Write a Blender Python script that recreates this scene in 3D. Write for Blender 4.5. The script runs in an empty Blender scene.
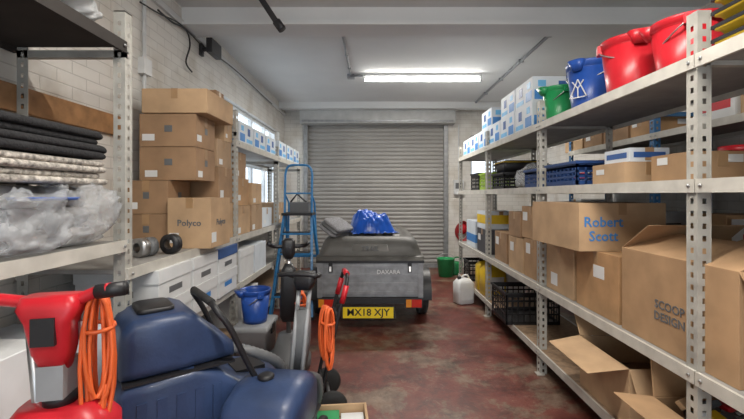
import bpy, bmesh, math, random
from mathutils import Vector, Matrix, noise
random.seed(7)
sc=bpy.context.scene
# ---------------------------------------------------------------- materials
MC={}
def mat(name,col,rough=.6,metal=0,var=.12,scale=8,bump=0,bscale=60,alpha=1,emit=None,es=0,coat=0,trans=0):
    if name in MC: return MC[name]
    m=bpy.data.materials.new(name); m.use_nodes=True
    nt=m.node_tree; n=nt.nodes; l=nt.links; p=n['Principled BSDF']
    p.inputs['Roughness'].default_value=rough; p.inputs['Metallic'].default_value=metal
    p.inputs['Coat Weight'].default_value=coat
    p.inputs['Transmission Weight'].default_value=trans
    tc=n.new('ShaderNodeTexCoord')
    nz=n.new('ShaderNodeTexNoise'); nz.inputs['Scale'].default_value=scale; nz.inputs['Detail'].default_value=5
    l.new(tc.outputs['Object'],nz.inputs['Vector'])
    cr=n.new('ShaderNodeValToRGB')
    cr.color_ramp.elements[0].position=.3; cr.color_ramp.elements[1].position=.7
    cr.color_ramp.elements[0].color=(*[c*(1-var) for c in col],1)
    cr.color_ramp.elements[1].color=(*[min(1,c*(1+var)) for c in col],1)
    l.new(nz.outputs['Fac'],cr.inputs['Fac']); l.new(cr.outputs['Color'],p.inputs['Base Color'])
    if bump:
        n2=n.new('ShaderNodeTexNoise'); n2.inputs['Scale'].default_value=bscale; n2.inputs['Detail'].default_value=4
        l.new(tc.outputs['Object'],n2.inputs['Vector'])
        b=n.new('ShaderNodeBump'); b.inputs['Strength'].default_value=bump; b.inputs['Distance'].default_value=.01
        l.new(n2.outputs['Fac'],b.inputs['Height']); l.new(b.outputs['Normal'],p.inputs['Normal'])
    if alpha<1: p.inputs['Alpha'].default_value=alpha
    if emit:
        p.inputs['Emission Color'].default_value=(*emit,1); p.inputs['Emission Strength'].default_value=es
    MC[name]=m; return m
CARD=mat('cardboard',(.38,.235,.125),.85,var=.2,scale=5)
CARD2=mat('cardboard_light',(.46,.305,.175),.85,var=.18,scale=5)
CARD3=mat('cardboard_dark',(.31,.19,.105),.85,var=.2,scale=5)
CARDV=[CARD,mat('cardboard_dull',(.36,.245,.15),.9,var=.22,scale=4),mat('cardboard_warm',(.41,.24,.115),.85,var=.2,scale=6)]
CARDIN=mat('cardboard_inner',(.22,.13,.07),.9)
TAPE=mat('parcel_tape',(.36,.22,.11),.3)
WHITE=mat('white_paper',(.68,.69,.69),.6,var=.06)
BOXW=mat('white_carton',(.62,.67,.72),.6,var=.07)
BLUEP=mat('blue_print',(.05,.22,.55),.5)
BLUED=mat('blue_ink',(.03,.10,.32),.5)
BLACK=mat('black_plastic',(.015,.015,.017),.45)
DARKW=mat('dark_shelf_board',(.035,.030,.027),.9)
RUBBER=mat('rubber',(.02,.02,.02),.8)
RACK=mat('rack_cream_paint',(.52,.50,.45),.5,var=.12,scale=12)
RACKU=mat('shelf_grey_panel',(.27,.26,.245),.6,var=.15)
CHIP=mat('chipboard',(.30,.20,.125),.75,var=.25,scale=30)
RACKG=mat('rack_grey_paint',(.38,.37,.335),.5,var=.2,scale=10)
BRACK=mat('rack_blue_paint',(.04,.14,.30),.5)
RED=mat('red_plastic',(.52,.015,.025),.35)
DRED=mat('dark_red_plastic',(.30,.012,.015),.4)
BLUEB=mat('blue_plastic',(.02,.08,.36),.35)
NAVY=mat('navy_rotomoulded_plastic',(.026,.048,.115),.42,coat=.15,var=.3,scale=5,bump=.12,bscale=50)
GREENB=mat('green_plastic',(.02,.28,.09),.35)
YEL=mat('yellow_plastic',(.72,.48,.02),.45)
ORANGE=mat('orange_cable',(.75,.13,.03),.5)
STEEL=mat('steel',(.45,.45,.45),.35,metal=.9)
GALV=mat('galvanised_steel',(.28,.285,.29),.42,metal=.5,var=.2,scale=14)
GREY=mat('grey_plastic',(.12,.125,.13),.5)
LGREY=mat('light_grey_plastic',(.30,.31,.32),.5)
LID=mat('trailer_lid_plastic',(.085,.082,.075),.5,var=.15,bump=.1,bscale=200)
WOOD=mat('timber',(.34,.18,.08),.7,var=.3,scale=12)
TARP=mat('blue_tarp',(.008,.085,.46),.28,var=.15,bump=.3,bscale=25)
CLEAR=mat('clear_plastic',(.55,.57,.59),.22,alpha=.38,bump=1,bscale=30)
LADB=mat('ladder_blue',(.03,.20,.45),.4)
LIME=mat('lime_plastic',(.35,.55,.05),.4)
FABW=mat('cream_textile',(.40,.37,.33),.95,var=.6,scale=50,bump=.8,bscale=70)
FABB=mat('black_textile',(.018,.018,.02),.9,var=.4,scale=60,bump=.5,bscale=90)
FABG=mat('grey_textile',(.22,.22,.23),.95,var=.3,scale=70,bump=.6)
PLATE=mat('numberplate_yellow',(.85,.62,.02),.35,var=.02)
LAMPR=mat('tail_lamp_red',(.5,.02,.01),.2)
LAMPO=mat('tail_lamp_amber',(.7,.25,.02),.2)
PVC=mat('white_conduit',(.62,.63,.63),.4)
# ---------------------------------------------------------------- builder
class B:
    def __init__(s,name): s.name=name;s.v=[];s.f=[];s.fm=[];s.fs=[];s.mats=[];s.T=Matrix()
    def mi(s,m):
        if m not in s.mats: s.mats.append(m)
        return s.mats.index(m)
    def add(s,vs,fs,m,smooth=False):
        o=len(s.v); k=s.mi(m)
        s.v+= [tuple(s.T@Vector(p)) for p in vs]
        for f in fs: s.f.append([o+i for i in f]); s.fm.append(k); s.fs.append(smooth)
    def box(s,x0,x1,y0,y1,z0,z1,m):
        vs=[(x,y,z) for z in(z0,z1) for y in(y0,y1) for x in(x0,x1)]
        s.add(vs,[(0,2,3,1),(4,5,7,6),(0,1,5,4),(2,6,7,3),(0,4,6,2),(1,3,7,5)],m)
    def slab(s,a,b,c,d,th,m):
        a,b,c,d=map(Vector,(a,b,c,d)); n=(b-a).cross(d-a).normalized()*th
        s.add([a,b,c,d,a+n,b+n,c+n,d+n],[(0,3,2,1),(4,5,6,7),(0,1,5,4),(1,2,6,5),(2,3,7,6),(3,0,4,7)],m)
    def bar(s,p,q,w,h,m):
        p=Vector(p);q=Vector(q);d=(q-p).normalized()
        u=Vector((0,0,1)) if abs(d.z)<.95 else Vector((0,1,0))
        a=d.cross(u).normalized()*w/2; b=a.cross(d).normalized()*h/2
        vs=[p-a-b,p+a-b,p+a+b,p-a+b,q-a-b,q+a-b,q+a+b,q-a+b]
        s.add(vs,[(0,3,2,1),(4,5,6,7),(0,1,5,4),(1,2,6,5),(2,3,7,6),(3,0,4,7)],m)
    def loft(s,rings,m,cap=True,smooth=True):
        n=len(rings[0]); vs=[p for r in rings for p in r]; fs=[]
        for i in range(len(rings)-1):
            for j in range(n):
                k=(j+1)%n; fs.append((i*n+j,i*n+k,(i+1)*n+k,(i+1)*n+j))
        if cap: fs.append(tuple(range(n))[::-1]); fs.append(tuple((len(rings)-1)*n+j for j in range(n)))
        s.add(vs,fs,m,smooth)
    def tube(s,path,r,m,n=10,smooth=True,rs=None):
        P=[Vector(p) for p in path]; rings=[]; prev=None
        for i,p in enumerate(P):
            t=(P[min(i+1,len(P)-1)]-P[max(i-1,0)])
            if t.length<1e-7: t=Vector((0,0,1))
            t.normalize()
            if prev is None:
                a=t.cross(Vector((0,0,1)) if abs(t.z)<.9 else Vector((1,0,0)))
            else:
                a=prev-t*prev.dot(t)
            a.normalize(); prev=a; b=t.cross(a); rr=rs[i] if rs else r
            rings.append([tuple(p+(a*math.cos(2*math.pi*k/n)+b*math.sin(2*math.pi*k/n))*rr) for k in range(n)])
        s.loft(rings,m,True,smooth)
    def lathe(s,prof,c,m,n=28,axis='z',cap=False):
        rings=[]
        for r,z in prof:
            ring=[]
            for k in range(n):
                a=2*math.pi*k/n; u=r*math.cos(a); w=r*math.sin(a)
                if axis=='z': q=(c[0]+u,c[1]+w,c[2]+z)
                elif axis=='x': q=(c[0]+z,c[1]+u,c[2]+w)
                else: q=(c[0]+u,c[1]+z,c[2]+w)
                ring.append(q)
            rings.append(ring)
        s.loft(rings,m,cap)
    def text(s,t,size,c,face,m,depth=.001):
        cu=bpy.data.curves.new('t','FONT'); cu.body=t; cu.size=size; cu.align_x='CENTER'; cu.align_y='CENTER'; cu.extrude=depth; cu.resolution_u=2; cu.offset=size*.015
        ob=bpy.data.objects.new('t',cu); sc.collection.objects.link(ob)
        bpy.context.view_layer.update()
        me=ob.to_mesh()
        R={'-y':((1,0,0),(0,0,1)),'-x':((0,-1,0),(0,0,1)),'+x':((0,1,0),(0,0,1)),'z':((1,0,0),(0,1,0))}[face]
        X=Vector(R[0]);Y=Vector(R[1]);Z=X.cross(Y)
        vs=[tuple(Vector(c)+X*v.co.x+Y*v.co.y+Z*v.co.z) for v in me.vertices]
        fs=[tuple(p.vertices) for p in me.polygons]
        s.add(vs,fs,m); ob.to_mesh_clear(); bpy.data.objects.remove(ob); bpy.data.curves.remove(cu)
    def sheet(s,fn,nu,nv,m,smooth=True):
        vs=[fn(i/nu,j/nv) for j in range(nv+1) for i in range(nu+1)]
        fs=[(j*(nu+1)+i,j*(nu+1)+i+1,(j+1)*(nu+1)+i+1,(j+1)*(nu+1)+i) for j in range(nv) for i in range(nu)]
        s.add(vs,fs,m,smooth)
    def finish(s,loc=(0,0,0),rz=0,bevel=0,seg=2,rx=0,ry=0,sc_=1):
        me=bpy.data.meshes.new(s.name); me.from_pydata([tuple(c*sc_ for c in v) for v in s.v] if sc_!=1 else s.v,[],s.f)
        for m in s.mats: me.materials.append(m)
        for p,k,sm in zip(me.polygons,s.fm,s.fs): p.material_index=k; p.use_smooth=sm
        bm=bmesh.new(); bm.from_mesh(me); bmesh.ops.recalc_face_normals(bm,faces=bm.faces); bm.to_mesh(me); bm.free()
        ob=bpy.data.objects.new(s.name,me); sc.collection.objects.link(ob)
        ob.location=loc; ob.rotation_euler=(rx,ry,rz)
        if bevel:
            b=ob.modifiers.new('bevel','BEVEL'); b.width=bevel; b.segments=seg; b.limit_method='ANGLE'; b.angle_limit=.8
        return ob
def rr(cx,cy,z,hx,hy,r,n=5):
    r=min(r,hx*.999,hy*.999); pts=[]
    for q,(sx,sy) in enumerate(((1,1),(-1,1),(-1,-1),(1,-1))):
        for k in range(n):
            a=math.pi/2*(q+k/(n-1)); pts.append((cx+sx*(hx-r)+r*math.cos(a),cy+sy*(hy-r)+r*math.sin(a),z))
    return pts
def rxz(y,hx,z0,z1,r,n=6):
    return [(p[0],y,p[1]) for p in rr(0,(z0+z1)/2,0,hx,(z1-z0)/2,r,n)]
def pillow(b,cx,cy,z0,z1,hx,hy,r,m,e=.03):
    h=z1-z0; e=min(e,h/2)
    R=[]
    for k in range(5):
        a=math.pi/2*k/4; R.append(rr(cx,cy,z0+e*(1-math.cos(a)),hx-e+e*math.sin(a),hy-e+e*math.sin(a),r))
    for k in range(5):
        a=math.pi/2*k/4; R.append(rr(cx,cy,z1-e+e*math.sin(a),hx-e+e*math.cos(a),hy-e+e*math.cos(a),r))
    b.loft(R,m)
def smoothpath(pts,n=8):
    P=[Vector(p) for p in pts]; out=[]
    for i in range(len(P)-1):
        a=P[max(i-1,0)];b=P[i];c=P[i+1];d=P[min(i+2,len(P)-1)]
        for k in range(n):
            t=k/n; out.append(.5*((2*b)+(c-a)*t+(2*a-5*b+4*c-d)*t*t+(3*b-a-3*c+d)*t**3))
    out.append(P[-1]); return out
# ---------------------------------------------------------------- room materials
def brickmat():
    m=bpy.data.materials.new('painted_white_brick'); m.use_nodes=True; nt=m.node_tree;n=nt.nodes;l=nt.links;p=n['Principled BSDF']
    tc=n.new('ShaderNodeTexCoord'); sx=n.new('ShaderNodeSeparateXYZ'); cx=n.new('ShaderNodeCombineXYZ')
    l.new(tc.outputs['Object'],sx.inputs[0]); l.new(sx.outputs['Z'],cx.inputs['Y'])
    ad=n.new('ShaderNodeMath'); ad.operation='ADD'; l.new(sx.outputs['X'],ad.inputs[0]); l.new(sx.outputs['Y'],ad.inputs[1]); l.new(ad.outputs[0],cx.inputs['X'])
    br=n.new('ShaderNodeTexBrick'); br.inputs['Scale'].default_value=1; br.inputs['Brick Width'].default_value=.225; br.inputs['Row Height'].default_value=.075
    br.inputs['Mortar Size'].default_value=.005; br.inputs['Mortar Smooth'].default_value=.8
    br.inputs['Color1'].default_value=(.70,.68,.64,1); br.inputs['Color2'].default_value=(.66,.64,.60,1); br.inputs['Mortar'].default_value=(.54,.52,.49,1)
    l.new(cx.outputs[0],br.inputs['Vector'])
    nz=n.new('ShaderNodeTexNoise'); nz.inputs['Scale'].default_value=3; nz.inputs['Detail'].default_value=8; l.new(tc.outputs['Object'],nz.inputs['Vector'])
    mx=n.new('ShaderNodeMix'); mx.data_type='RGBA'; mx.blend_type='MULTIPLY'; mx.inputs[0].default_value=.5
    l.new(br.outputs['Color'],mx.inputs[6])
    cr=n.new('ShaderNodeValToRGB'); cr.color_ramp.elements[0].position=.3; cr.color_ramp.elements[0].color=(.6,.53,.44,1); cr.color_ramp.elements[1].position=.52; cr.color_ramp.elements[1].color=(1,1,1,1)
    l.new(nz.outputs['Fac'],cr.inputs[0]); l.new(cr.outputs[0],mx.inputs[7])
    l.new(mx.outputs[2],p.inputs['Base Color']); p.inputs['Roughness'].default_value=.7
    b=n.new('ShaderNodeBump'); b.inputs['Strength'].default_value=.5; b.inputs['Distance'].default_value=.004; b.invert=True
    l.new(br.outputs['Fac'],b.inputs['Height']); l.new(b.outputs[0],p.inputs['Normal']); return m
BRICK=brickmat()
CEIL=mat('ceiling_paint',(.66,.665,.66),.8,var=.06,scale=1.2,bump=.1,bscale=20)
def floormat():
    m=bpy.data.materials.new('worn_red_painted_concrete'); m.use_nodes=True; nt=m.node_tree;n=nt.nodes;l=nt.links;p=n['Principled BSDF']
    tc=n.new('ShaderNodeTexCoord')
    def nz(s,d,dist=0,rough=.65):
        q=n.new('ShaderNodeTexNoise'); q.inputs['Scale'].default_value=s; q.inputs['Detail'].default_value=d; q.inputs['Distortion'].default_value=dist; q.inputs['Roughness'].default_value=rough; l.new(tc.outputs['Object'],q.inputs['Vector']); return q
    a=nz(1.7,14,.2,.75); b=nz(4,12,.4,.75); c=nz(60,4); d=nz(.7,3)
    r1=n.new('ShaderNodeValToRGB'); e=r1.color_ramp.elements
    e[0].position=.42; e[0].color=(.125,.023,.016,1); e[1].position=.68; e[1].color=(.32,.25,.19,1)
    x=e.new(.50); x.color=(.16,.045,.030,1); x=e.new(.53); x.color=(.17,.10,.068,1); x=e.new(.59); x.color=(.22,.155,.11,1)
    sm=n.new('ShaderNodeMath'); sm.operation='MULTIPLY_ADD'; sm.inputs[1].default_value=.35; l.new(d.outputs['Fac'],sm.inputs[0])
    s2=n.new('ShaderNodeMath'); s2.operation='MULTIPLY_ADD'; s2.inputs[1].default_value=.8; s2.inputs[2].default_value=-.07; l.new(a.outputs['Fac'],s2.inputs[0]); l.new(s2.outputs[0],sm.inputs[2])
    l.new(sm.outputs[0],r1.inputs[0])
    r2=n.new('ShaderNodeValToRGB'); e=r2.color_ramp.elements; e[0].position=.36; e[0].color=(.25,.20,.18,1); e[1].position=.56; e[1].color=(1,1,1,1)
    l.new(b.outputs['Fac'],r2.inputs[0])
    mx=n.new('ShaderNodeMix'); mx.data_type='RGBA'; mx.blend_type='MULTIPLY'; mx.inputs[0].default_value=.85
    l.new(r1.outputs[0],mx.inputs[6]); l.new(r2.outputs[0],mx.inputs[7])
    dn=nz(9,10,1.2,.8); r4=n.new('ShaderNodeValToRGB'); e=r4.color_ramp.elements; e[0].position=.55; e[0].color=(0,0,0,1); e[1].position=.8; e[1].color=(.6,.6,.6,1)
    l.new(dn.outputs['Fac'],r4.inputs[0])
    m2=n.new('ShaderNodeMix'); m2.data_type='RGBA'; m2.inputs[7].default_value=(.32,.24,.19,1); l.new(r4.outputs[0],m2.inputs[0]); l.new(mx.outputs[2],m2.inputs[6])
    l.new(m2.outputs[2],p.inputs['Base Color'])
    r3=n.new('ShaderNodeMapRange'); r3.inputs['To Min'].default_value=.25; r3.inputs['To Max'].default_value=.65; l.new(b.outputs['Fac'],r3.inputs['Value']); l.new(r3.outputs[0],p.inputs['Roughness'])
    bp=n.new('ShaderNodeBump'); bp.inputs['Strength'].default_value=.3; bp.inputs['Distance'].default_value=.004; l.new(c.outputs['Fac'],bp.inputs['Height']); l.new(bp.outputs[0],p.inputs['Normal'])
    return m
FLOOR=floormat()
SHUT=mat('shutter_steel',(.285,.275,.26),.55,metal=.1,var=.12,scale=2)
# ---------------------------------------------------------------- room shell
XL,XR,YB,YF,H=-1.75,2.95,7.7,-2.5,3.1
b=B('floor'); b.box(XL-.2,XR+.2,YF,YB+.3,-.1,0,FLOOR); b.finish()
b=B('ceiling'); b.box(XL-.2,XR+.2,YF,YB+.3,H,H+.1,CEIL); b.finish()
b=B('wall_left')
wy0,wy1,wz0,wz1=4.5,7.3,1.15,2.55
b.box(XL-.2,XL,YF,wy0,0,H,BRICK); b.box(XL-.2,XL,wy1,YB+.3,0,H,BRICK); b.box(XL-.2,XL,wy0,wy1,0,wz0,BRICK); b.box(XL-.2,XL,wy0,wy1,wz1,H,BRICK); b.finish()
b=B('wall_right'); b.box(XR,XR+.2,YF,YB+.3,0,H,BRICK); b.finish()
b=B('wall_back')
bx0,bx1,bz0,bz1=1.84,2.6,1.75,2.55
b.box(XL,-1.33,YB,YB+.3,0,H,BRICK); b.box(-1.33,1.36,YB,YB+.3,2.78,H,BRICK)
b.box(1.36,bx0,YB,YB+.3,0,H,BRICK); b.box(bx1,XR,YB,YB+.3,0,H,BRICK); b.box(bx0,bx1,YB,YB+.3,0,bz0,BRICK); b.box(bx0,bx1,YB,YB+.3,bz1,H,BRICK); b.finish()
b=B('wall_front'); b.box(XL,-.9,YF-.2,YF,0,H,BRICK); b.box(2.4,XR,YF-.2,YF,0,H,BRICK); b.box(-.9,2.4,YF-.2,YF,2.7,H,BRICK); b.finish()
GLASS=mat('window_glass',(.8,.9,.95),.1,alpha=.12)
FRAME=mat('window_frame_paint',(.72,.74,.75),.5)
b=B('window_1')
xc=XL-.1
for y in (wy0,wy0+.7,wy0+1.4,wy0+2.1,wy1-.05): b.box(xc-.03,xc+.03,y,y+.05,wz0,wz1,FRAME)
for z in (wz0,wz0+.65,wz1-.05): b.box(xc-.028,xc+.028,wy0,wy1,z,z+.05,FRAME)
b.box(xc-.004,xc+.004,wy0,wy1,wz0,wz1,GLASS); b.box(XL-.2,XL+.01,wy0,wy1,wz0-.03,wz0,FRAME); b.finish()
b=B('window_2')
for x in (bx0,bx0+.34,bx1-.05): b.box(x,x+.05,YB+.1,YB+.16,bz0,bz1,FRAME)
for z in (bz0,bz1-.05): b.box(bx0,bx1,YB+.102,YB+.158,z,z+.05,FRAME)
b.box(bx0,bx1,YB+.126,YB+.134,bz0,bz1,GLASS); b.finish()
# roller shutter
b=B('door_1')
z=0.0; prof=[]
while z<2.78:
    for t in range(6):
        f=t/6; prof.append((YB+.06-.018*math.sin(math.pi*f)**.7,z+.077*f))
    z+=.077
n=len(prof)
b.add([(x,p[0],p[1]) for p in prof for x in(-1.33,1.36)],[(2*i,2*i+1,2*i+3,2*i+2) for i in range(n-1)],SHUT,False)
b.box(-1.33,1.36,YB+.02,YB+.08,0,.07,GALV)
b.box(-.03,.03,YB+.0,YB+.05,.3,.34,STEEL)
b.finish()
b=B('trim_1')
for x0,x1 in((-1.37,-1.29),(1.32,1.40)): b.box(x0,x1,YB-.05,YB+.015,0,2.75,GALV)
b.finish(bevel=.004)
b=B('trim_2'); b.box(-1.4,1.5,YB-.26,YB,2.74,3.0,mat('shutter_housing',(.42,.42,.41),.5)); b.box(-1.36,1.46,YB-.28,YB-.26,2.76,2.80,GALV); b.finish(bevel=.006)
b=B('trim_3')
b.box(XL,XR,3.62,3.78,2.94,3.1,CEIL); b.box(XL,XR,3.56,3.84,2.92,2.945,CEIL); b.finish()
b=B('trim_4'); b.box(XL,XR,YB-.42,YB-.27,2.98,3.1,CEIL); b.finish()
b=B('trim_5'); b.box(XL,XL+.03,YF,YB,2.92,2.97,CEIL); b.finish()
# conduits
b=B('ceiling_conduit'); b.tube([(-.34,3.85,3.085),(-.34,5.66,3.085)],.014,LGREY); b.tube([(-.34,5.66,3.085),(-.14,5.66,3.085)],.014,LGREY)
b.box(-.39,-.29,5.61,5.71,3.05,3.1,LGREY)
for y in(4.2,4.8,5.3): b.box(-.36,-.32,y,y+.02,3.07,3.1,LGREY)
b.finish()
b=B('ceiling_conduit'); b.tube([(1.83,3.85,3.08),(1.83,7.25,3.08)],.018,LGREY)
for y in(4.2,5,5.8,6.6): b.box(1.80,1.86,y,y+.02,3.06,3.1,LGREY)
b.finish()
b=B('wall_conduit'); b.tube([(XL+.02,3.0,1.0),(XL+.02,3.0,2.9)],.014,PVC); b.box(XL,XL+.05,2.95,3.05,2.3,2.42,PVC); b.finish()
b=B('hanging_cable')
def wl(px,py,off=.03):
    X=XL+off; Y=400*(-X)/(375-px); return (X,Y,1.4+(195-py)*Y/400)
b.tube(smoothpath([wl(158,10),wl(172,22),wl(186,30),wl(190,45),wl(186,62),wl(192,72)]),.008,BLACK,6)
b.tube(smoothpath([wl(140,2),wl(160,14),wl(180,24),wl(200,44)]),.006,BLACK,6)
b.tube(smoothpath([wl(203,46),wl(235,70),wl(262,95),wl(272,104)]),.008,BLACK,6); b.finish()
b=B('wall_floodlight'); q=wl(203,50); 
b.box(q[0]-.03,q[0],q[1]-.03,q[1]+.03,q[2]-.06,q[2]+.06,BLACK); b.bar((q[0],q[1],q[2]),(q[0]+.1,q[1],q[2]+.02),.03,.03,BLACK)
b.box(q[0]+.08,q[0]+.14,q[1]-.12,q[1]+.12,q[2]-.06,q[2]+.08,BLACK); b.finish(bevel=.005)
b=B('door_track_arm'); 
b.bar((-.99,3.2,3.09),(-.76,3.2,2.74),.06,.045,BLACK); b.box(-1.05,-.93,3.15,3.25,3.04,3.1,BLACK); b.tube([(-.79,3.2,2.79),(-.74,3.2,2.72)],.035,BLACK); b.finish(bevel=.004)
# fluorescent fixtures
TUBE=mat('tube_glow',(1,1,1),.4,emit=(1,.97,.90),es=28)
def fixture(x,y,L=1.6,pw=55):
    b=B('fluorescent_light'); 
    b.T=Matrix.Translation((x,y,0))
    b.box(-L/2,L/2,-.03,.03,H-.045,H,PVC); b.box(-L/2,-L/2+.03,-.03,.03,H-.115,H-.045,PVC); b.box(L/2-.03,L/2,-.03,.03,H-.115,H-.045,PVC)
    b.tube([(-L/2+.03,0,H-.09),(L/2-.03,0,H-.09)],.02,TUBE,12); ob=b.finish()
    ld=bpy.data.lights.new('tube_lamp','AREA'); ld.shape='RECTANGLE'; ld.size=L-.1; ld.size_y=.05; ld.energy=pw; ld.color=(1,.94,.86)
    lo=bpy.data.objects.new('tube_lamp',ld); sc.collection.objects.link(lo); lo.location=(x,y,H-.13)
    lo.parent=ob
fixture(.66,5.6,1.66,72)
fixture(.3,1.3,1.66,60)
fixture(.3,-1.2,1.66,56)
# ---------------------------------------------------------------- racks
def post(b,x,y,z1,sx,sy,m,w=.055):
    pitch=.05
    for ax in(0,1):
        vs=[];fs=[];z=0
        while z<z1:
            zt=min(z+pitch,z1)
            s0,s1=.36*w,.64*w; a0,a1=z+.014,z+.036
            us=[0,s0,s1,w]; zs=[z,a0,a1,zt]
            o=len(vs)
            for zz in zs:
                for u in us:
                    vs.append((x+sx*u,y,zz) if ax==0 else (x,y+sy*u,zz))
            for j in range(3):
                for i in range(3):
                    if i==1 and j==1 and zt-z>.04: continue
                    fs.append((o+j*4+i,o+j*4+i+1,o+j*4+i+5,o+j*4+i+4))
            z+=pitch
        b.add(vs,fs,m)
        b.box(*( (x+min(sx*w,sx*(w-.003)),x+max(sx*w,sx*(w-.003)),y-.0015,y+.0015) if ax==0 else (x-.0015,x+.0015,y+min(sy*w,sy*(w-.003)),y+max(sy*w,sy*(w-.003))) ),0,z1,m)
    b.box(x-.03,x+.03,y-.03,y+.03,0,.006,m)
def rack(name,xf,xb,ys,tops,levels,mp,mb,mtop,w=.055):
    b=B(name); sx=1 if xb>xf else -1
    for y,zt in zip(ys,tops):
        sy=-1 if y==ys[-1] else 1
        post(b,xf,y,zt,sx,sy,mp,w); post(b,xb,y,zt,-sx,sy,mp,w)
        for z in (zt-.22,.12):
            b.box(min(xf,xb),max(xf,xb),y,y+.03,z,z+.035,mp)
    for i in range(len(ys)-1):
        y0,y1=ys[i]+.004,ys[i+1]-.002
        for z,mt in levels[i]:
            b.box(min(xf,xb)+.003,max(xf,xb)-.003,y0,y1,z-.022,z,mt)
            for x in (xf,xb):
                d=sx if x==xf else -sx
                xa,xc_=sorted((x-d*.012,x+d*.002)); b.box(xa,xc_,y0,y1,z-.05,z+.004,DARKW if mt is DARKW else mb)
            for y in(ys[i]+.03,ys[i+1]-.03):
                b.lathe([(0,0),(.007,0),(.007,.006),(0,.006)],(xf-sx*.018,y,z-.022),STEEL,8,'x')
    return b.finish()
XF=1.29
rack('metal_shelving_unit',XF,1.86,[.1,1.6,3.13,4.62,6.15],[2.14]*5,
  [[(.19,CHIP),(.69,RACKU),(1.46,RACKU),(1.96,RACKU)] for _ in range(4)],RACKG,RACK,RACKU)
rack('metal_shelving_unit',-1.2,-1.72,[-.1,1.92,3.45,4.95,6.45],[2.28,2.28,2.13,2.0,2.0],
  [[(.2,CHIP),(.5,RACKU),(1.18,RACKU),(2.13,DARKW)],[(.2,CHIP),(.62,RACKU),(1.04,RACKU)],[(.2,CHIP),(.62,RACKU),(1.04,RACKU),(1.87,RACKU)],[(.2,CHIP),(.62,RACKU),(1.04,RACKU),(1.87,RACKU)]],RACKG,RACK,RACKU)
rack('metal_shelving_unit',2.4,2.9,[.4,1.9,3.44,4.95],[2.3]*4,[[(.4,CHIP),(1.0,RACKU),(1.5,RACKU),(1.93,RACKU)] for _ in range(3)],BRACK,RACK,RACKU)
# ---------------------------------------------------------------- boxes
RB=random.Random(3)
def cbox(x0,x1,y0,y1,z0,z1,m=CARD,face='-x',open_=False,rz=0,label=None,txt=None,ts=.05,tm=BLUED,name='cardboard_box',band=None,tape=True,flap=(1,1,1,1),lid=None,tz=.5,tx=0):
    b=B(name); hx,hy,h=(x1-x0)/2,(y1-y0)/2,z1-z0
    if m is CARD: m=RB.choice(CARDV)
    if not open_:
        b.box(-hx,hx,-hy,hy,0,h,m)
        if tape:
            e=.0012
            if hx>hy:
                b.box(-hx-e,hx+e,-.025,.025,h-.07,h+e,TAPE)
            else:
                b.box(-.025,.025,-hy-e,hy+e,h-.07,h+e,TAPE)
    else:
        t=.006
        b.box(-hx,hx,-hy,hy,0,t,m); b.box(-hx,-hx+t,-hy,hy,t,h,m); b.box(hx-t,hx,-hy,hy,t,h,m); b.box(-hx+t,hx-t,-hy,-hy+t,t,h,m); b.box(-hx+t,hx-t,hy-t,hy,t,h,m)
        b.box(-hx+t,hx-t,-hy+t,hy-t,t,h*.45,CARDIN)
        L=min(hx,hy)*.85
        def fl(ax,s,ang):
            c,sn=math.cos(ang)*L,math.sin(ang)*L
            if ax=='x': b.slab((s*hx,-hy,h),(s*hx,hy,h),(s*(hx+c),hy-.02,h+sn),(s*(hx+c),-hy+.02,h+sn),.005,m)
            else: b.slab((-hx,s*hy,h),(hx,s*hy,h),(hx-.02,s*(hy+c),h+sn),(-hx+.02,s*(hy+c),h+sn),.005,m)
        A=[-.6,.9,-.5,.8]
        for k,(ax,s) in enumerate((('x',-1),('x',1),('y',-1),('y',1))):
            if flap[k] is not None and flap[k]!=0: fl(ax,s,A[k] if flap[k]==1 else flap[k])
    e=.0018
    def patch(f,u0,u1,v0,v1,mm):
        if f in('-x','+x'):
            s=-1 if f=='-x' else 1; xs=sorted((s*hx,s*(hx+e)))
            b.box(xs[0],xs[1],-hy+2*hy*u0,-hy+2*hy*u1,h*v0,h*v1,mm)
        else: b.box(-hx+2*hx*u0,-hx+2*hx*u1,-hy-e,-hy,h*v0,h*v1,mm)
    if label:
        du=RB.uniform(-.06,.06); dv=RB.uniform(-.08,.08)
        label=(max(.04,label[0]+du),min(.96,label[1]+du),max(.05,label[2]+dv),min(.95,label[3]+dv))
    for f in ((face,) if isinstance(face,str) else face):
        if band:
            for (u0,u1,v0,v1,mm) in band: patch(f,u0,u1,v0,v1,mm)
        if label: patch(f,*label,WHITE)
        if txt:
            c={'-x':(-hx-e,0,h*tz),'+x':(hx+e,0,h*tz),'-y':(tx,-hy-e,h*tz)}[f]
            b.text(txt,ts,c,f,tm,.0008)
    if lid: b.box(-hx-.006,hx+.006,-hy-.006,hy+.006,h-.07,h+.004,lid)
    return b.finish(((x0+x1)/2,(y0+y1)/2,z0+.001),rz,bevel=.003,seg=1)
LBL=(.62,.88,.55,.82)
F2=('-x','-y'); FL=('+x','-y')
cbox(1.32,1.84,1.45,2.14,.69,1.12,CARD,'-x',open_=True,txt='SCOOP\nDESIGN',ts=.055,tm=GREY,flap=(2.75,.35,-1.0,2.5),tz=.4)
cbox(1.33,1.82,2.18,2.64,.69,1.06,CARD,F2,label=(.3,.55,.6,.8))
cbox(1.33,1.82,2.68,3.10,.69,1.05,CARD2,F2,label=(.55,.8,.1,.35))
cbox(1.20,1.74,2.40,3.02,1.063,1.35,CARD2,'-y',txt='Robert\nScott',ts=.085,tm=BLUEP,rz=math.radians(3),tz=.45,tx=-.12)
cbox(1.33,1.8,3.20,3.56,.69,1.02,CARD,F2,label=LBL)
cbox(1.33,1.8,3.60,3.98,.69,1.0,CARD2,F2,label=LBL)
cbox(1.33,1.75,3.22,3.62,1.025,1.30,CARD,F2,label=LBL)
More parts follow.
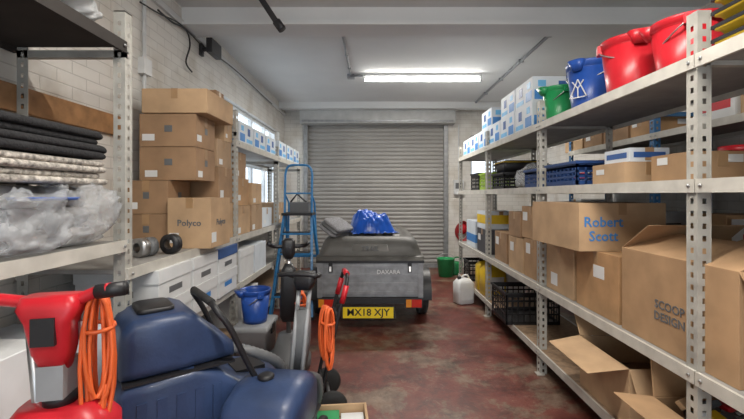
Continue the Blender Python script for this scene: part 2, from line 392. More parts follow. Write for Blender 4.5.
cbox(1.33,1.75,3.66,3.98,1.005,1.24,CARD3,F2)
cbox(1.35,1.8,4.1,4.5,.69,1.0,CARD3,F2,label=LBL)
DC=mat('dark_carton',(.06,.06,.07),.6)
cbox(1.33,1.8,4.75,5.2,.69,.98,DC,F2,label=LBL)
cbox(1.33,1.7,4.8,5.2,.985,1.2,BOXW,F2,band=[(0,1,.3,.8,YEL)])
cbox(1.33,1.8,5.3,5.8,.69,1.05,BOXW,F2,band=[(0,1,.2,.5,BLUEP)])
cbox(1.33,1.8,.5,1.2,.69,1.12,CARD,F2)
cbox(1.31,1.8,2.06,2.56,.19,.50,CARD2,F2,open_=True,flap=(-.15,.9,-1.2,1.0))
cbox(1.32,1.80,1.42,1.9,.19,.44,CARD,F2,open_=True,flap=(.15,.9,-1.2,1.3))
cbox(1.33,1.8,.5,1.2,.19,.5,CARD,F2)
b=B('assorted_packets')
for k in range(80):
    b.T=Matrix.Translation((1.54+random.uniform(-.16,.16),1.66+random.uniform(-.16,.16),.35+random.uniform(0,.13)))@Matrix.Rotation(random.uniform(0,3),4,'Z')@Matrix.Rotation(random.uniform(-.9,.9),4,'X')
    w_=random.uniform(.03,.06); b.box(-w_,w_,-.02,.02,-.012,.012,random.choice([WHITE,WHITE,LGREY,GREY,BLACK,YEL,CARD2,RED,STEEL]))
b.finish(bevel=.004)
CY=mat('cyan_print',(.15,.45,.75),.5)
def bw(x0,x1,y0,y1,z0,z1,f):
    cbox(x0,x1,y0,y1,z0,z1,BOXW,f,band=[(.04,.38,.10,.48,BLUEP),(.5,.94,.12,.3,CY),(.58,.77,.45,.82,BLUED),(.12,.3,.6,.85,CY)],tape=False,name='printed_carton')
for k,y in enumerate((3.36,3.80,4.24,4.68,5.12,5.56)):
    bw(1.32,1.72,y,y+.41,1.965,2.19,F2)
for y in (3.4,3.84,4.6): bw(1.34,1.72,y,y+.41,2.193,2.41,F2)
for y in (5.0,5.45,5.9): bw(-1.62,-1.2,y,y+.4,1.875,2.08,FL)
for y in (3.6,4.05,4.5): bw(-1.62,-1.22,y,y+.4,1.875,2.07,FL)
# buckets
def bucket(x,y,z,r,h,m,rz=0,emb=False):
    b=B('bucket')
    b.lathe([(0,.004),(r*.72,.004),(r*.74,0),(r*.78,.03),(r*.95,h*.86),(r*.95,h*.86),(r*1.0,h*.87),(r*1.02,h*.97),(r*1.03,h),(r*.97,h),(r*.93,h*.9),(r*.75,.03),(0,.02)],(0,0,0),m,36)
    b.loft([rr(-r*.93,0,h*.8,.02,.03,.015),rr(-r*.98,0,h*1.0,.045,.06,.04)],m)
    for s in(-1,1): b.box(-.025,.025,min(s*r*.95,s*r*1.1),max(s*r*.95,s*r*1.1),h*.8,h*.97,m)
    path=[(-.0-math.sin(a)*r*.75-.0,math.cos(a)*r*1.08,h*.88-math.sin(a)*.09) for a in [math.pi*k/16 for k in range(17)]]
    b.tube(path,.004,STEEL,6)
    if emb:
        R=r*.885
        for a,bb in(((0,-.06),(0,.0)),((0,.0),(-.04,.05)),((0,0),(.04,.05)),((-.05,-.06),(.05,-.06)),((-.06,-.06),(0,.06)),((.06,-.06),(0,.06))):
            b.bar((-R-.004+(.0),a[0]*1.0,h*.45+a[1]),(-R-.006,bb[0],h*.45+bb[1]),.006,.006,WHITE)
    b.finish((x,y,z+.001),rz)
bucket(1.48,2.74,1.962,.155,.33,BLUEB,.5,True)
bucket(1.44,3.13,1.962,.125,.27,GREENB)
bucket(1.47,2.28,1.962,.165,.31,RED,1.2)
bucket(1.50,1.92,1.962,.155,.26,RED,-.6)
b=B('stacked_yellow_trays')
for k in range(6):
    z=k*.055
    b.loft([rr(0,0,z,.15,.14,.02),rr(0,0,z+.028,.165,.155,.02),rr(0,0,z+.03,.175,.165,.02),rr(0,0,z+.04,.175,.165,.02)],YEL)
    b.box(-.178,.178,-.168,.168,z+.036,z+.050,BLACK)
b.finish((1.51,1.42,1.963))
# crates
def crate(x0,x1,y0,y1,z,h,m,name='plastic_crate'):
    b=B(name); hx,hy=(x1-x0)/2,(y1-y0)/2; t=.006
    b.box(-hx+.006,hx-.006,-hy+.006,hy-.006,0,.008,m)
    for zz,hh in((0,.03),(h*.3,.014),(h*.52,.014),(h*.72,.014),(h-.045,.045)):
        b.box(-hx,hx,-hy,-hy+t,zz,zz+hh,m);b.box(-hx,hx,hy-t,hy,zz,zz+hh,m);b.box(-hx,-hx+t,-hy,hy,zz,zz+hh,m);b.box(hx-t,hx,-hy,hy,zz,zz+hh,m)
    for s,(a,c) in(('x',(-hx,hx)),('y',(-hy,hy))):
        n=max(3,int((c-a)/.055))
        for k in range(n+1):
            u=a+(c-a)*k/n; w=.016 if k in(0,n) else .005
            for e in(-1,1):
                if s=='x': b.box(max(u-w,-hx),min(u+w,hx),min(e*hy,e*(hy-t)),max(e*hy,e*(hy-t)),0,h,m)
                else: b.box(min(e*hx,e*(hx-t)),max(e*hx,e*(hx-t)),max(u-w,-hy),min(u+w,hy),0,h,m)
    b.box(-hx-.01,hx+.01,-hy-.01,-hy,h-.02,h-.002,m);b.box(-hx-.01,hx+.01,hy,hy+.01,h-.02,h-.002,m);b.box(-hx-.01,-hx,-hy,hy,h-.02,h-.002,m);b.box(hx,hx+.01,-hy,hy,h-.02,h-.002,m)
    return b.finish(((x0+x1)/2,(y0+y1)/2,z+.001))
DBL=mat('dark_blue_plastic',(.02,.06,.20),.4)
crate(1.31,1.62,2.60,3.06,1.465,.16,DBL)
crate(1.31,1.6,3.16,3.5,1.465,.15,DBL)
crate(1.32,1.7,4.1,4.5,1.465,.17,BLACK)
crate(1.32,1.7,4.7,5.05,1.465,.2,LIME)
crate(1.32,1.7,5.1,5.5,1.465,.22,BLACK)
crate(1.22,1.72,3.72,4.18,.19,.30,BLACK)
crate(1.32,1.7,5.6,5.95,.19,.28,BLACK)
cbox(1.36,1.64,2.18,2.5,1.465,1.58,CARD2,F2,label=LBL); cbox(1.40,1.62,2.2,2.44,1.583,1.66,BOXW,F2,band=[(.1,.9,.3,.7,BLUED)],name='printed_carton')
cbox(1.45,1.72,1.82,2.1,1.465,1.60,CARD,F2,label=LBL)
b=B('yellow_black_storage_tray')
b.loft([rr(0,0,0,.2,.14,.02),rr(0,0,.12,.22,.16,.02),rr(0,0,.12,.21,.15,.02),rr(0,0,.02,.19,.13,.02)],BLACK); b.box(-.23,.23,-.17,.17,.10,.105,YEL); b.finish((1.55,4.3,1.64))
# plastic bags
def bag(x,y,z,hx,hy,h,name='clear_plastic_bag',seed=0,m=CLEAR,amp=.3,smooth=True):
    b=B(name); N=64; rings=[]
    for i in range(N//2+1):
        t=math.pi*i/(N//2); ring=[]
        for j in range(N):
            a=2*math.pi*j/N
            sx=math.copysign(abs(math.cos(a))**.6,math.cos(a)); sy=math.copysign(abs(math.sin(a))**.6,math.sin(a))
            k=max(.02,math.sin(t))**.55
            d=Vector((sx*k,sy*k,-math.cos(t)))
            q=1+amp*(noise.noise(d*2.2+Vector((seed,0,0)))-.7*abs(noise.noise(d*5+Vector((seed,3,0))))+.4*abs(noise.noise(d*11)))
            zz=h/2*(1-math.copysign(abs(math.cos(t))**.7,math.cos(t)))
            ring.append((hx*d.x*q,hy*d.y*q,max(0,zz*(1+.6*(q-1)))))
        rings.append(ring)
    b.loft(rings,m,smooth=smooth); return b.finish((x,y,z))
bag(1.52,3.72,1.462,.16,.16,.22,seed=2); bag(1.5,3.98,1.462,.09,.08,.15,seed=5,m=mat('white_plastic_bag',(.6,.6,.58),.4,alpha=.8),name='white_plastic_bag')
def tub(x,y,z,r,h,m,lidm):
    b=B('plastic_tub'); b.lathe([(0,0),(r*.88,0),(r*.9,.01),(r,h*.9),(0,h*.9)],(0,0,0),m,28); b.lathe([(r*1.04,h*.86),(r*1.05,h),(r*.98,h),(r*.95,h*.97),(0,h*.97)],(0,0,0),lidm,28); b.lathe([(r*1.04,h*.86),(r*.9,h*.86)],(0,0,0),lidm,28); b.finish((x,y,z+.002))
tub(2.56,2.5,1.5,.12,.24,DRED,RED); tub(2.56,2.8,1.5,.12,.24,DRED,RED); tub(2.56,2.2,1.5,.11,.2,WHITE,RED)
tub(2.6,1.95+.06,1.93,.10,.16,WHITE,BLUEB); tub(2.56,3.1,1.5,.11,.2,DRED,DRED)
tub(1.76,2.3,1.462,.08,.17,DRED,RED)
for i,(z,hh) in enumerate(((.4,.4),(1.0,.36),(1.5,.3),(1.93,.27))):
    y=.6 if i!=2 else 3.5
    while y<4.8:
        L=random.uniform(.26,.45); h=hh*random.uniform(.6,1)
        if not any(y-.03<p<y+L+.03 for p in(1.9,3.44)):
            if not(i==3 and 1.7<y<2.2):
                mm=random.choice([CARD,CARD2,BOXW,WHITE,CARD3,CARD]); cbox(2.42,2.8,y,y+L,z,z+h,mm,F2,label=LBL if mm in(CARD,CARD2,CARD3) else None,band=[(.1,.8,.3,.6,random.choice([BLUEP,RED,GREY]))] if mm in(BOXW,WHITE) else None)
        y+=L+.04
cbox(1.5,1.8,1.1,1.5,1.465,1.66,CARD,F2)
# ---------------------------------------------------------------- left rack boxes
def lb(x0,x1,y0,y1,z0,z1,m=CARD,**k):
    kk=dict(face=FL,label=(.10,.32,.12,.32)); kk.update(k); return cbox(x0,x1,y0,y1,z0,z1,m,**kk)
ring=[(.44,.58,.45,.65,GREY)]
lb(-1.71,-1.41,2.72,3.05,1.04,1.268,CARD3,band=ring); lb(-1.71,-1.41,2.72,3.05,1.271,1.498,CARD3,band=ring)
lb(-1.62,-1.23,2.75,3.07,1.502,1.728,CARD3,band=ring); lb(-1.62,-1.23,2.75,3.07,1.732,1.958,CARD3,band=ring)
lb(-1.39,-1.1,2.68,3.03,1.04,1.38,CARD2,txt='Polyco',ts=.06,tm=GREY)
lb(-1.60,-1.15,2.74,3.24,1.962,2.13,CARD2,label=None)
lb(-1.66,-1.22,3.12,3.44,1.04,1.33,CARD2); lb(-1.66,-1.22,3.12,3.42,1.333,1.62,CARD3); lb(-1.64,-1.23,3.12,3.42,1.623,1.84,CARD)
lb(-1.64,-1.23,3.27,3.44,1.843,2.0,CARD2); lb(-1.64,-1.3,3.27,3.44,2.003,2.26,CARD3)
lb(-1.66,-1.22,3.52,3.9,1.04,1.3,CARD2); lb(-1.66,-1.22,3.52,3.86,1.303,1.55,CARD); lb(-1.64,-1.24,3.52,3.84,1.553,1.79,CARD3)
lb(-1.66,-1.22,3.96,4.32,1.04,1.3,CARD); lb(-1.66,-1.22,3.96,4.3,1.303,1.52,CARD2)
lb(-1.66,-1.24,4.4,4.8,1.04,1.25,BOXW); lb(-1.66,-1.24,5.1,5.5,1.04,1.3,CARD)
LIDB=mat('box_lid_blue',(.04,.10,.28),.6)
for y in(2.16,2.58,3.0): 
    lb(-1.62,-1.17,y,y+.38,.62,.80,WHITE,label=None,band=[(.3,.7,.35,.55,BLUEP)],tape=False,lid=WHITE,name='archive_box'); lb(-1.62,-1.17,y,y+.38,.806,.985,WHITE,label=None,band=[(.3,.7,.2,.4,GREY)],tape=False,lid=LIDB if y>2.9 else WHITE,name='archive_box')
lb(-1.62,-1.2,3.56,3.95,.62,.9,WHITE,label=None,tape=False,lid=WHITE,name='archive_box'); lb(-1.62,-1.2,4.0,4.4,.62,.9,BOXW,label=None,tape=False,name='archive_box')
lb(-1.62,-1.2,2.3,2.8,.2,.5,BOXW); lb(-1.62,-1.2,3.6,4.1,.2,.5,WHITE)
lb(-1.68,-1.22,1.0,1.5,.5,.86,WHITE,label=None,tape=False,name='archive_box'); lb(-1.68,-1.22,1.55,1.86,.5,.8,BOXW,label=None,name='archive_box',tape=False)
b=B('tape_roll')
for i,(x,m) in enumerate(((0,STEEL),(.055,GREY))):
    b.lathe([(.028,0),(.055,0),(.055,.05),(.028,.05),(.028,0)],(x,0,.056),m,28,'x')
b.finish((-1.36,2.28,1.041),math.radians(70))
b=B('tape_roll'); b.lathe([(.03,0),(.06,0),(.06,.05),(.03,.05),(.03,0)],(0,0,.061),BLACK,28,'x'); b.finish((-1.25,2.42,1.041),math.radians(80))
# textiles on the near left shelf
def foldstack(name,x0,x1,y0,y1,z,layers,th,m,seed,amp=1):
    b=B(name)
    for k in range(layers):
        o=random.uniform(-.012,.012); z0=z+k*th
        cx,cy,hx,hy=(x0+x1)/2+o,(y0+y1)/2+o,(x1-x0)/2,(y1-y0)/2
        def ringf(ins,zz):
            out=[]
            P=rr(cx,cy,zz,hx-ins,hy-ins,.05,20)
            for p in P:
                w=.014*noise.noise(Vector((p[0]*9,p[1]*9,seed+k)))*amp
                out.append((p[0]+w,p[1]+w,p[2]+.010*amp*noise.noise(Vector((p[0]*5,p[1]*5,seed)))))
            return out
        rings=[ringf(th*.5*(1-math.sin(math.pi*i/6)),z0+th*.5*(1-math.cos(math.pi*i/6))) for i in range(7)]
        b.loft(rings,m)
    return b.finish()
foldstack('stacked_shrink_wrapped_packs',-1.66,-1.28,1.22,1.84,1.182,3,.085,mat('wrapped_white',(.33,.32,.31),.4,var=.7,scale=14),1)
foldstack('folded_rug',-1.68,-1.24,1.1,1.86,1.445,4,.027,FABW,4)
foldstack('folded_black_mats',-1.68,-1.23,1.05,1.85,1.56,4,.030,FABB,9,1.5)
bag(-1.28,1.42,1.185,.12,.16,.22,seed=11); bag(-1.34,1.70,1.185,.17,.15,.26,seed=14); bag(-1.32,1.22,1.185,.12,.14,.22,seed=17)
b=B('blue_tray'); b.loft([rr(0,0,0,.06,.10,.02),rr(0,0,.012,.065,.11,.02)],BLUEB); b.finish((-1.24,1.5,1.38))
b=B('timber_plank'); b.box(XL+.002,XL+.03,1.1,2.72,1.80,1.93,WOOD); b.finish(bevel=.004)
bag(-1.42,1.6,2.132,.24,.24,.28,seed=31,m=mat('wrapped_bundle',(.55,.57,.58),.35,alpha=.85),name='shrink_wrapped_bundle')
# ---------------------------------------------------------------- trailer
def trailer():
    b=B('box_trailer'); x0,x1,y0,y1=-.60,.50,4.16,5.72; cx=(x0+x1)/2; hx=(x1-x0)/2
    b.box(x0+.03,x1-.03,y0+.01,y1,.34,.36,GALV)
    b.box(x0+.02,x0+.04,y0,y1,.34,.70,GALV); b.box(x1-.04,x1-.02,y0,y1,.34,.70,GALV); b.box(x0+.02,x1-.02,y1-.02,y1,.34,.70,GALV)
    b.box(x0+.05,x1-.05,y0,y0+.02,.36,.69,GALV)
    for x in(x0,x1-.05): b.box(x,x+.05,y0-.012,y0+.04,.33,.71,GALV)
    for z in(.37,.46,.55,.645): b.box(x0+.06,x1-.06,y0-.010,y0,z,z+.028,GALV)
    for z in(.40,.5,.6):
        for x in (x0+.008,x1-.02): b.box(x,x+.012,y0+.06,y1-.05,z,z+.03,GALV)
    b.box(x0-.01,x1+.01,y0-.02,y1+.02,.695,.72,BLACK)
    for x in(x0+.12,x1-.16):
        b.box(x,x+.04,y0-.028,y0-.008,.60,.72,BLACK); b.bar((x+.02,y0-.03,.66),(x+.02,y0-.045,.61),.02,.02,STEEL)
    b.text('DAXARA',.06,(x1-.36,y0-.016,.60),'-y',WHITE,.002)
    cy=(y0+y1)/2; hy=(y1-y0)/2
    R=[(.72,hx+.015,hy+.03,.06),(.76,hx+.015,hy+.03,.06),(.765,hx+.0,hy+.01,.06),(.775,hx-.01,hy+.0,.07),(.84,hx-.03,hy-.02,.09),(.90,hx-.05,hy-.045,.10),(.94,hx-.08,hy-.08,.12),(.955,hx-.12,hy-.13,.12),(.956,hx-.15,hy-.16,.11),(.935,hx-.17,hy-.2,.1),(.935,hx-.2,hy-.3,.1)]
    b.loft([rr(cx,cy,z,a,c,r,6) for z,a,c,r in R],LID)
    for k in range(4):
        xx=x0+.24+k*.2; 
        b.loft([rr(xx,cy,.93,.05,hy-.28,.03),rr(xx,cy,.965,.04,hy-.3,.03)],LID)
    b.loft([rr(cx,y0+.04,.80,.2,.03,.01),rr(cx,y0+.05,.88,.18,.03,.01)],LID); b.text('TRAIL',.07,(cx+.0,y0+.008,.84),'-y',GREY,.003)
    b.box(x0+.0,x1-.0,y0-.02,y0+.03,.275,.335,BLACK)
    for x,s in((x0+.01,1),(x1-.19,1)):
        b.box(x,x+.18,y0-.045,y0-.02,.235,.335,BLACK)
        b.box(x+.01,x+.065,y0-.052,y0-.045,.245,.325,LAMPO); b.box(x+.068,x+.17,y0-.052,y0-.045,.245,.325,LAMPR)
    px=cx-.02
    b.box(px-.275,px+.275,y0-.04,y0-.03,.125,.255,BLACK); b.box(px-.26,px+.26,y0-.046,y0-.04,.133,.245,PLATE)
    b.text('MX18 XJY',.102,(px,y0-.047,.19),'-y',BLACK,.001)
    yw=4.75
    for s,x in((-1,x0-.05),(1,x1+.05)):
        b.lathe([(.0,-.03),(.13,-.03),(.14,-.06),(.20,-.065),(.24,-.05),(.25,-.02),(.25,.02),(.24,.05),(.20,.065),(.14,.06),(.13,.03),(0,.03)],(x,yw,.25),RUBBER,32,'x')
        b.lathe([(0,-.034),(.125,-.034),(.125,.034),(0,.034)],(x,yw,.25),STEEL,24,'x')
        g=[]
        for k in range(11):
            a=math.radians(-5+19*k); g.append([(x-.085,yw+math.cos(a)*.29,.25+math.sin(a)*.29),(x+.085,yw+math.cos(a)*.29,.25+math.sin(a)*.29)])
        b.add([p for q in g for p in q],[(2*i,2*i+1,2*i+3,2*i+2) for i in range(10)],BLACK,True)
    b.tube([(x0-.05,yw,.25),(x1+.05,yw,.25)],.025,GALV)
    b.box(cx-.3,cx-.26,4.3,5.7,.28,.34,GALV); b.box(cx+.26,cx+.3,4.3,5.7,.28,.34,GALV)
    b.bar((cx,5.4,.31),(cx,6.75,.38),.07,.07,GALV); b.tube([(cx,6.7,.38),(cx,6.9,.40)],.04,BLACK)
    b.tube([(cx+.07,6.45,.65),(cx+.07,6.45,.12)],.02,STEEL); b.lathe([(0,-.03),(.08,-.03),(.08,.03),(0,.03)],(cx+.07,6.45,.082),RUBBER,20,'x')
    b.finish(bevel=.004)
trailer()
b=B('blue_tarpaulin')
def tf(u,v):
    x=(u-.5)*2;y=(v-.5)*2
    d=(abs(x)**2.5+abs(y)**2.5)**(1/2.5)
    q=Vector((u*2.6,v*2.6,1.3)); nn=abs(noise.noise(q))*.11+abs(noise.noise(q*2.3))*.07+abs(noise.noise(q*5))*.03
    base=.17*max(0,1-d**4)*(1-.35*x)
    e=1+.12*noise.noise(Vector((u*3,v*3,5)))
    f=max(0,min(1,3*(1-d)))
    return (x*.26*e,y*.28*e,base+nn*f+.006+.02*abs(noise.noise(q*3)))
b.sheet(tf,90,90,TARP,True); b.finish((-.04,4.72,.965),.2)
b=B('grey_folded_blanket')
for k in range(3): pillow(b,.01*k,0,k*.04,k*.04+.042,.12,.18,.05,FABG if k!=1 else GREY,.02)
b.finish((-.46,4.42,1.0),math.radians(-25),ry=math.radians(32))
# ---------------------------------------------------------------- step ladder
def ladder():
    b=B('step_ladder'); 
    hb,ht=.235,.165; zt=1.15
    for s in(-1,1):
        b.bar((s*hb,0,0),(s*ht,.42,zt),.03,.055,LADB); b.bar((s*hb,.98,0),(s*ht,.50,zt),.03,.05,LADB)
        b.tube(smoothpath([(s*ht,.42,zt),(s*ht,.44,1.5),(s*ht*.98,.46,1.68),(s*ht*.7,.46,1.76),(0,.46,1.77)]),.014,LADB)
        b.tube([(s*ht,.44,1.4),(s*ht,.66,1.3),(s*.19,.72,.6)],.012,LADB)
        b.box(s*hb-.025,s*hb+.025,-.04,.04,0,.03,BLACK); b.box(s*hb-.025,s*hb+.025,.94,1.02,0,.03,BLACK)
    for k in range(1,5):
        z=zt*k/5; f=k/5; w=hb+(ht-hb)*f; y=.42*f
        b.box(-w,w,y-.05,y+.08,z,z+.025,LADB); b.box(-w+.02,w-.02,y-.052,y+.08,z+.025,z+.032,BLACK)
    b.box(-ht-.02,ht+.02,.32,.62,zt,zt+.03,BLACK)
    b.bar((-.21,.9,.2),(.21,.9,.2),.02,.03,LADB); b.bar((-.19,.75,.6),(.19,.75,.6),.02,.03,LADB); b.bar((-ht,.44,1.42),(ht,.44,1.42),.02,.02,LADB)
    b.box(-.1,.13,.4,.55,zt+.03,zt+.16,GREY); b.tube([(-.1,.45,zt+.16),(-.02,.45,zt+.26),(.1,.45,zt+.16)],.012,BLACK)
    b.finish((-.945,4.5,0.001),bevel=.003)
ladder()
# ---------------------------------------------------------------- floor scrubber dryers
def wheel(b,x,y,r,w):
    b.lathe([(0,-w*.3),(r*.55,-w*.3),(r*.6,-w/2),(r*.85,-w/2),(r*.97,-w*.3),(r,0),(r*.97,w*.3),(r*.85,w/2),(r*.6,w/2),(r*.55,w*.3),(0,w*.3)],(x,y,r),RUBBER,28,'x')
    b.lathe([(0,-w*.36),(r*.52,-w*.34),(r*.52,w*.34),(0,w*.36)],(x,y,r),GREY,24,'x')
def hose(b,pts,r,m):
    P=smoothpath(pts,14); rs=[r*(1+.14*(i%2)) for i in range(len(P))]; b.tube(P,r,m,12,rs=rs)
b=B('floor_scrubber_dryer')
for s in(-1,1): wheel(b,s*.23,-.12,.13,.06)
b.lathe([(0,.02),(.23,.02),(.25,.05),(.25,.12),(.16,.17),(0,.17)],(0,.30,0),BLACK,36)
b.loft([rxz(-.42,.18,.22,.54,.03),rxz(-.41,.21,.18,.58,.04),rxz(-.38,.225,.15,.61,.045),rxz(-.1,.23,.14,.62,.045),rxz(.02,.225,.15,.58,.045),rxz(.12,.22,.16,.50,.045),rxz(.34,.20,.18,.45,.045),rxz(.39,.185,.2,.43,.04),rxz(.41,.15,.24,.39,.03)],NAVY)
b.loft([rxz(-.40,.16,.62,.80,.03),rxz(-.385,.19,.615,.85,.045),rxz(-.34,.205,.615,.885,.05),rxz(-.14,.205,.615,.89,.05),rxz(-.09,.20,.615,.87,.05),rxz(.04,.185,.615,.74,.045),rxz(.10,.17,.615,.69,.03)],NAVY)
for s in(-1,1):
    for k in range(5):
        xx=s*.226; b.loft([[(xx-.008,-.34+k*.08,.25),(xx+.008,-.34+k*.08,.25),(xx+.008,-.30+k*.08,.25),(xx-.008,-.30+k*.08,.25)],[(xx-.008,-.34+k*.08,.53),(xx+.008,-.34+k*.08,.53),(xx+.008,-.30+k*.08,.53),(xx-.008,-.30+k*.08,.53)]],NAVY,smooth=False)
b.loft([rr(0,-.24,.885,.11,.08,.03),rr(0,-.24,.905,.11,.08,.03),rr(0,-.24,.91,.10,.07,.03)],BLACK)
b.box(-.215,.215,-.39,.09,.606,.618,BLACK)
for s in(-1,1):
    b.tube(smoothpath([(s*.24,.30,.30),(s*.25,.16,.56),(s*.25,.06,.78),(s*.22,.0,.88),(s*.16,-.01,.91)]),.015,BLACK)
    b.lathe([(0,-.02),(.035,-.02),(.035,.02),(0,.02)],(s*.238,.28,.33),STEEL,20,'x')
b.tube([(-.17,-.01,.91),(.17,-.01,.91)],.020,RUBBER)
b.box(-.09,.09,.14,.30,.44,.50,BLACK)
hose(b,[(.10,.06,.66),(.19,.20,.62),(.15,.36,.5),(.05,.44,.3)],.024,GREY)
b.tube(smoothpath([(-.3,-.46,.06),(-.15,-.52,.06),(.15,-.52,.06),(.3,-.46,.06)]),.025,BLACK)
for s in(-1,1): b.tube([(s*.12,-.40,.26),(s*.12,-.50,.08)],.014,STEEL)
b.finish((-.88,2.06,0),math.radians(-52),sc_=.97)
b=B('floor_scrubber_dryer')
for s in(-1,1): wheel(b,s*.19,.28,.10,.05)
b.lathe([(0,.02),(.20,.02),(.215,.05),(.2,.13),(0,.14)],(0,-.05,0),BLACK,36)
b.loft([rxz(-.26,.14,.20,.42,.04),rxz(-.245,.17,.15,.47,.06),rxz(-.20,.19,.12,.52,.07),rxz(-.05,.20,.12,.555,.08),rxz(.10,.20,.12,.55,.08),rxz(.22,.18,.12,.50,.07),rxz(.27,.16,.15,.46,.06),rxz(.29,.13,.2,.40,.04)],NAVY)
b.box(-.203,.203,-.2,.22,.30,.312,BLACK)
b.lathe([(0,0),(.04,0),(.045,.02),(.03,.03),(0,.03)],(-.03,-.02,.548),BLACK,24)
t0=Vector((.03,.26,.36)); t1=Vector((.03,.46,.98))
for s in(-1,1): b.tube([t0+Vector((s*.035,0,0)),t1+Vector((s*.035,0,0))],.014,LGREY)
b.loft([rr(.03,.33,.46,.045,.035,.02),rr(.03,.38,.62,.055,.04,.02),rr(.03,.42,.80,.045,.035,.02)],GREY)
b.loft([rr(.03,.44,.92,.05,.04,.02),rr(.03,.45,.97,.07,.05,.03),rr(.03,.45,1.03,.065,.045,.03)],BLACK)
b.tube(smoothpath([(-.02,.45,.99),(-.08,.40,1.02),(-.09,.32,1.03),(-.03,.30,1.04),(.09,.30,1.04),(.15,.32,1.03),(.14,.40,1.02),(.08,.45,.99)]),.013,BLACK)
hose(b,[(.10,.2,.48),(.16,.30,.42),(.14,.38,.25),(.05,.36,.12)],.02,GREY)
b.finish((-.50,1.96,0),math.radians(-8),sc_=.92)
def coil(name,loc,rz,w,h,n=7,r=.007,seed=1):
    b=B(name); random.seed(seed)
    pts=[]
    for k in range(n*14):
        a=2*math.pi*k/14; lap=k/14
        ww=w*(.7+.3*math.sin(lap*2.1)); hh=h*(.85+.15*math.cos(lap*1.7))
        pts.append((ww*math.cos(a),.05*math.sin(lap*3)+.02*math.cos(a*.5),hh*math.sin(a)-hh))
    b.tube(pts,r,ORANGE,6)
    b.tube([(w*1.0*math.cos(t),.06*math.sin(t),-h*.5) for t in [2*math.pi*k/12 for k in range(13)]],r,ORANGE,6)
    return b.finish(loc,rz)
# floor polisher (red) near left
b=B('floor_polisher')
b.lathe([(0,.05),(.20,.05),(.215,.09),(.2,.15),(.12,.2),(.09,.3),(0,.31)],(0,0,0),RED,32,cap=False); b.lathe([(.19,.0),(.2,.05),(0,.05)],(0,0,0),BLACK,32); b.lathe([(.19,0),(0,0.001)],(0,0,0),BLACK,32)
for s in(-1,1): b.tube([(s*.07,-.05,.22),(s*.07,-.16,1.02)],.014,STEEL)
b.loft([rr(0,-.12,.38,.11,.07,.05),rr(0,-.12,.42,.15,.10,.06),rr(0,-.14,.70,.15,.10,.06),rr(0,-.14,.77,.10,.07,.05)],RED)
b.lathe([(0,0),(.045,0),(.045,.03),(0,.03)],(0,-.14,.77),BLACK,20)
b.loft([rr(0,-.16,.88,.035,.03,.02),rr(0,-.17,.94,.05,.045,.025),rr(0,-.18,1.03,.06,.05,.025),rr(0,-.18,1.07,.08,.05,.025),rr(0,-.18,1.105,.07,.04,.02)],RED)
b.box(-.03,.03,-.236,-.222,.97,1.05,BLACK)
b.box(-.035,.035,-.20,-.1,.80,.90,LGREY)
b.tube(smoothpath([(-.06,-.18,1.085),(-.16,-.18,1.10),(-.22,-.2,1.10)]),.018,RED); b.tube(smoothpath([(.06,-.18,1.085),(.12,-.18,1.11),(.16,-.2,1.12)]),.018,RED)
b.tube([(-.18,-.19,1.10),(-.28,-.2,1.1)],.022,LGREY); b.tube([(.12,-.19,1.11),(.20,-.2,1.12)],.022,BLACK)
b.finish((-.99,1.36,0),math.radians(12))
coil('extension_cable',(-.87,1.26,1.10),math.radians(25),.042,.23,12,.0065,3)
b=B('floor_polisher')
b.lathe([(.0,0),(.17,0),(.18,.04),(.18,.1),(.12,.16),(.08,.28),(0,.29)],(0,0,0),GREY,32)
b.tube([(0,0,.25),(0,-.1,.95)],.02,STEEL); b.loft([rr(0,-.06,.4,.05,.04,.02),rr(0,-.07,.45,.07,.06,.03),rr(0,-.1,.8,.06,.05,.03),rr(0,-.1,.86,.03,.03,.02)],BLACK)
b.loft([rr(0,-.1,.9,.03,.03,.02),rr(0,-.1,.94,.05,.05,.03),rr(0,-.12,1.04,.05,.05,.03),rr(0,-.12,1.06,.03,.03,.02)],BLACK); b.tube(smoothpath([(-.15,-.18,1.03),(-.1,-.12,1.0),(.1,-.12,1.0),(.15,-.18,1.03)]),.016,BLACK)
b.finish((-.70,3.25,0),.2)
coil('extension_cable',(-.56,3.05,.66),.2,.045,.17,8,.008,5)
# sack truck leaning to the right
b=B('sack_truck')
for s in(-1,1):
    b.tube(smoothpath([(s*.13,.02,.05),(s*.13,.07,.3),(s*.125,.15,.65),(s*.12,.20,.84),(s*.06,.21,.89)]),.012,BLACK)
    b.lathe([(0,-.025),(.05,-.025),(.09,-.02),(.1,0),(.09,.02),(.05,.025),(0,.025)],(s*.17,.1,.1),RUBBER,24,'x')
b.tube([(-.17,.1,.1),(.17,.1,.1)],.012,STEEL)
b.tube([(-.065,.21,.89),(.065,.21,.89)],.018,RED)
for s in(-1,1): b.tube([(s*.123,.17,.72),(s*.12,.20,.83)],.018,RED)
for z,y in((.2,.05),(.42,.10),(.62,.145)): b.bar((-.13,y,z),(.13,y,z),.012,.03,BLACK)
b.box(-.17,.17,-.22,.03,.03,.036,BLACK)
b.finish((-.40,2.6,0),math.radians(-78))
coil('extension_cable',(-.28,2.36,.74),.5,.035,.18,8,.008,8)
b=B('wooden_box'); t=.015
b.box(-.16,.16,-.12,.12,0,t,WOOD)
for z in(.02,.1): 
    b.box(-.16,.16,-.12,-.105,z,z+.07,CARD2); b.box(-.16,.16,.105,.12,z,z+.07,CARD2); b.box(-.16,-.145,-.105,.105,z,z+.07,CARD2); b.box(.145,.16,-.105,.105,z,z+.07,CARD2)
b.box(-.13,.0,-.09,.09,.02,.15,GREENB); b.box(.01,.14,-.09,.09,.02,.13,WHITE)
b.finish((-.20,2.24,0),.1,bevel=.002)
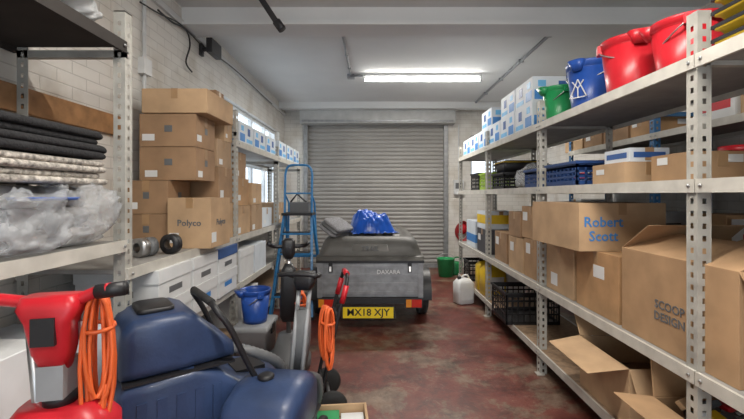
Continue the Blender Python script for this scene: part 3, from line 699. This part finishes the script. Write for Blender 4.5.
# blue bucket standing on a grey storage box beside the ladder
b=B('grey_storage_box')
b.loft([rr(0,0,0,.12,.16,.02),rr(0,0,.29,.135,.175,.02),rr(0,0,.30,.145,.185,.02),rr(0,0,.335,.145,.185,.02),rr(0,0,.345,.13,.17,.02)],LGREY)
for s in(-1,1): b.box(s*.137-.012,s*.137+.012,-.04,.04,.25,.33,BLACK)
b.finish((-1.0,3.36,0))
bucket(-1.0,3.34,.346,.125,.27,BLUEB,.6)
# ---------------------------------------------------------------- items at rear right
def jerry(x,y,z,m,rz=0,s=1):
    b=B('jerrycan')
    b.loft([rr(0,0,0,.10,.08,.03),rr(0,0,.01,.115,.09,.03),rr(0,0,.26,.115,.09,.03),rr(0,0,.31,.08,.06,.03),rr(0,0,.32,.05,.04,.03)],m)
    b.lathe([(0,0),(.025,0),(.025,.03),(0,.03)],(-.06,0,.31),BLACK,16)
    b.tube(smoothpath([(-.03,0,.30),(0,0,.35),(.06,0,.35),(.09,0,.28)]),.012,m); b.box(-.08,.08,-.0925,-.0905,.06,.2,WHITE); b.finish((x,y,z+.001),rz,sc_=s)
jerry(1.43,4.86,.19,YEL,.2,1.15); jerry(1.44,5.16,.19,YEL,-.1,1.15); jerry(1.70,4.9,.19,WHITE)
jerry(1.15,5.2,0,WHITE,.3,1.0); 
b=B('watering_can')
b.lathe([(0,0),(.11,0),(.115,.02),(.10,.2),(.085,.22),(0,.22)],(0,0,0),GREENB,24)
b.tube([(-.09,0,.05),(-.2,0,.18),(-.25,0,.26)],.015,GREENB); b.lathe([(.0,0),(.035,0),(.03,-.03),(0,-.03)],(-.25,0,.29),GREENB,16)
b.tube(smoothpath([(.10,0,.05),(.17,0,.14),(.12,0,.27),(0,0,.29),(-.06,0,.22)]),.012,GREENB); b.finish((1.42,7.1,0),.5)
b=B('green_bucket'); b.lathe([(0,0),(.12,0),(.15,.30),(.16,.31),(.14,.31),(.11,.02),(0,.02)],(0,0,0),GREENB,28); b.tube([(.15*math.cos(a),0,.29+.1*math.sin(a)) for a in [math.pi*k/10 for k in range(11)]],.005,STEEL,6); b.finish((1.22,6.9,0))
b=B('red_hose_reel')
b.lathe([(.0,-.06),(.10,-.06),(.11,0),(0,0)],(0,0,0),RED,28,'y')
for k in range(5): b.tube([((.12+.01*math.sin(k*3))*math.cos(a)+.005*k,-.03-.012*k,(.16+.01*k)*math.sin(a)-.05) for a in[2*math.pi*i/24 for i in range(25)]],.012,DRED,8)
b.finish((1.66,YB-.01,.75))
b=B('fuse_box'); b.box(-.09,.09,-.09,0,-.14,.14,PVC); b.box(-.07,.07,-.095,-.09,-.03,.08,GREY); b.tube([(0,-.04,.14),(0,-.04,1.2)],.012,PVC); b.finish((1.6,YB-.002,1.55),bevel=.004)
# ---------------------------------------------------------------- world + camera
w=bpy.data.worlds.new('daylight'); sc.world=w; w.use_nodes=True; bg=w.node_tree.nodes['Background']; bg.inputs[0].default_value=(.80,.90,1,1); bg.inputs[1].default_value=2.5
cam=bpy.data.cameras.new('camera'); co=bpy.data.objects.new('camera',cam); sc.collection.objects.link(co); sc.camera=co
cam.sensor_width=36; cam.lens=36*400/744; cam.shift_x=-3/744; cam.shift_y=-14.5/744; cam.clip_start=.05
co.location=(0,0,1.4); co.rotation_euler=(math.pi/2,0,0)
sc.view_settings.view_transform='Standard'
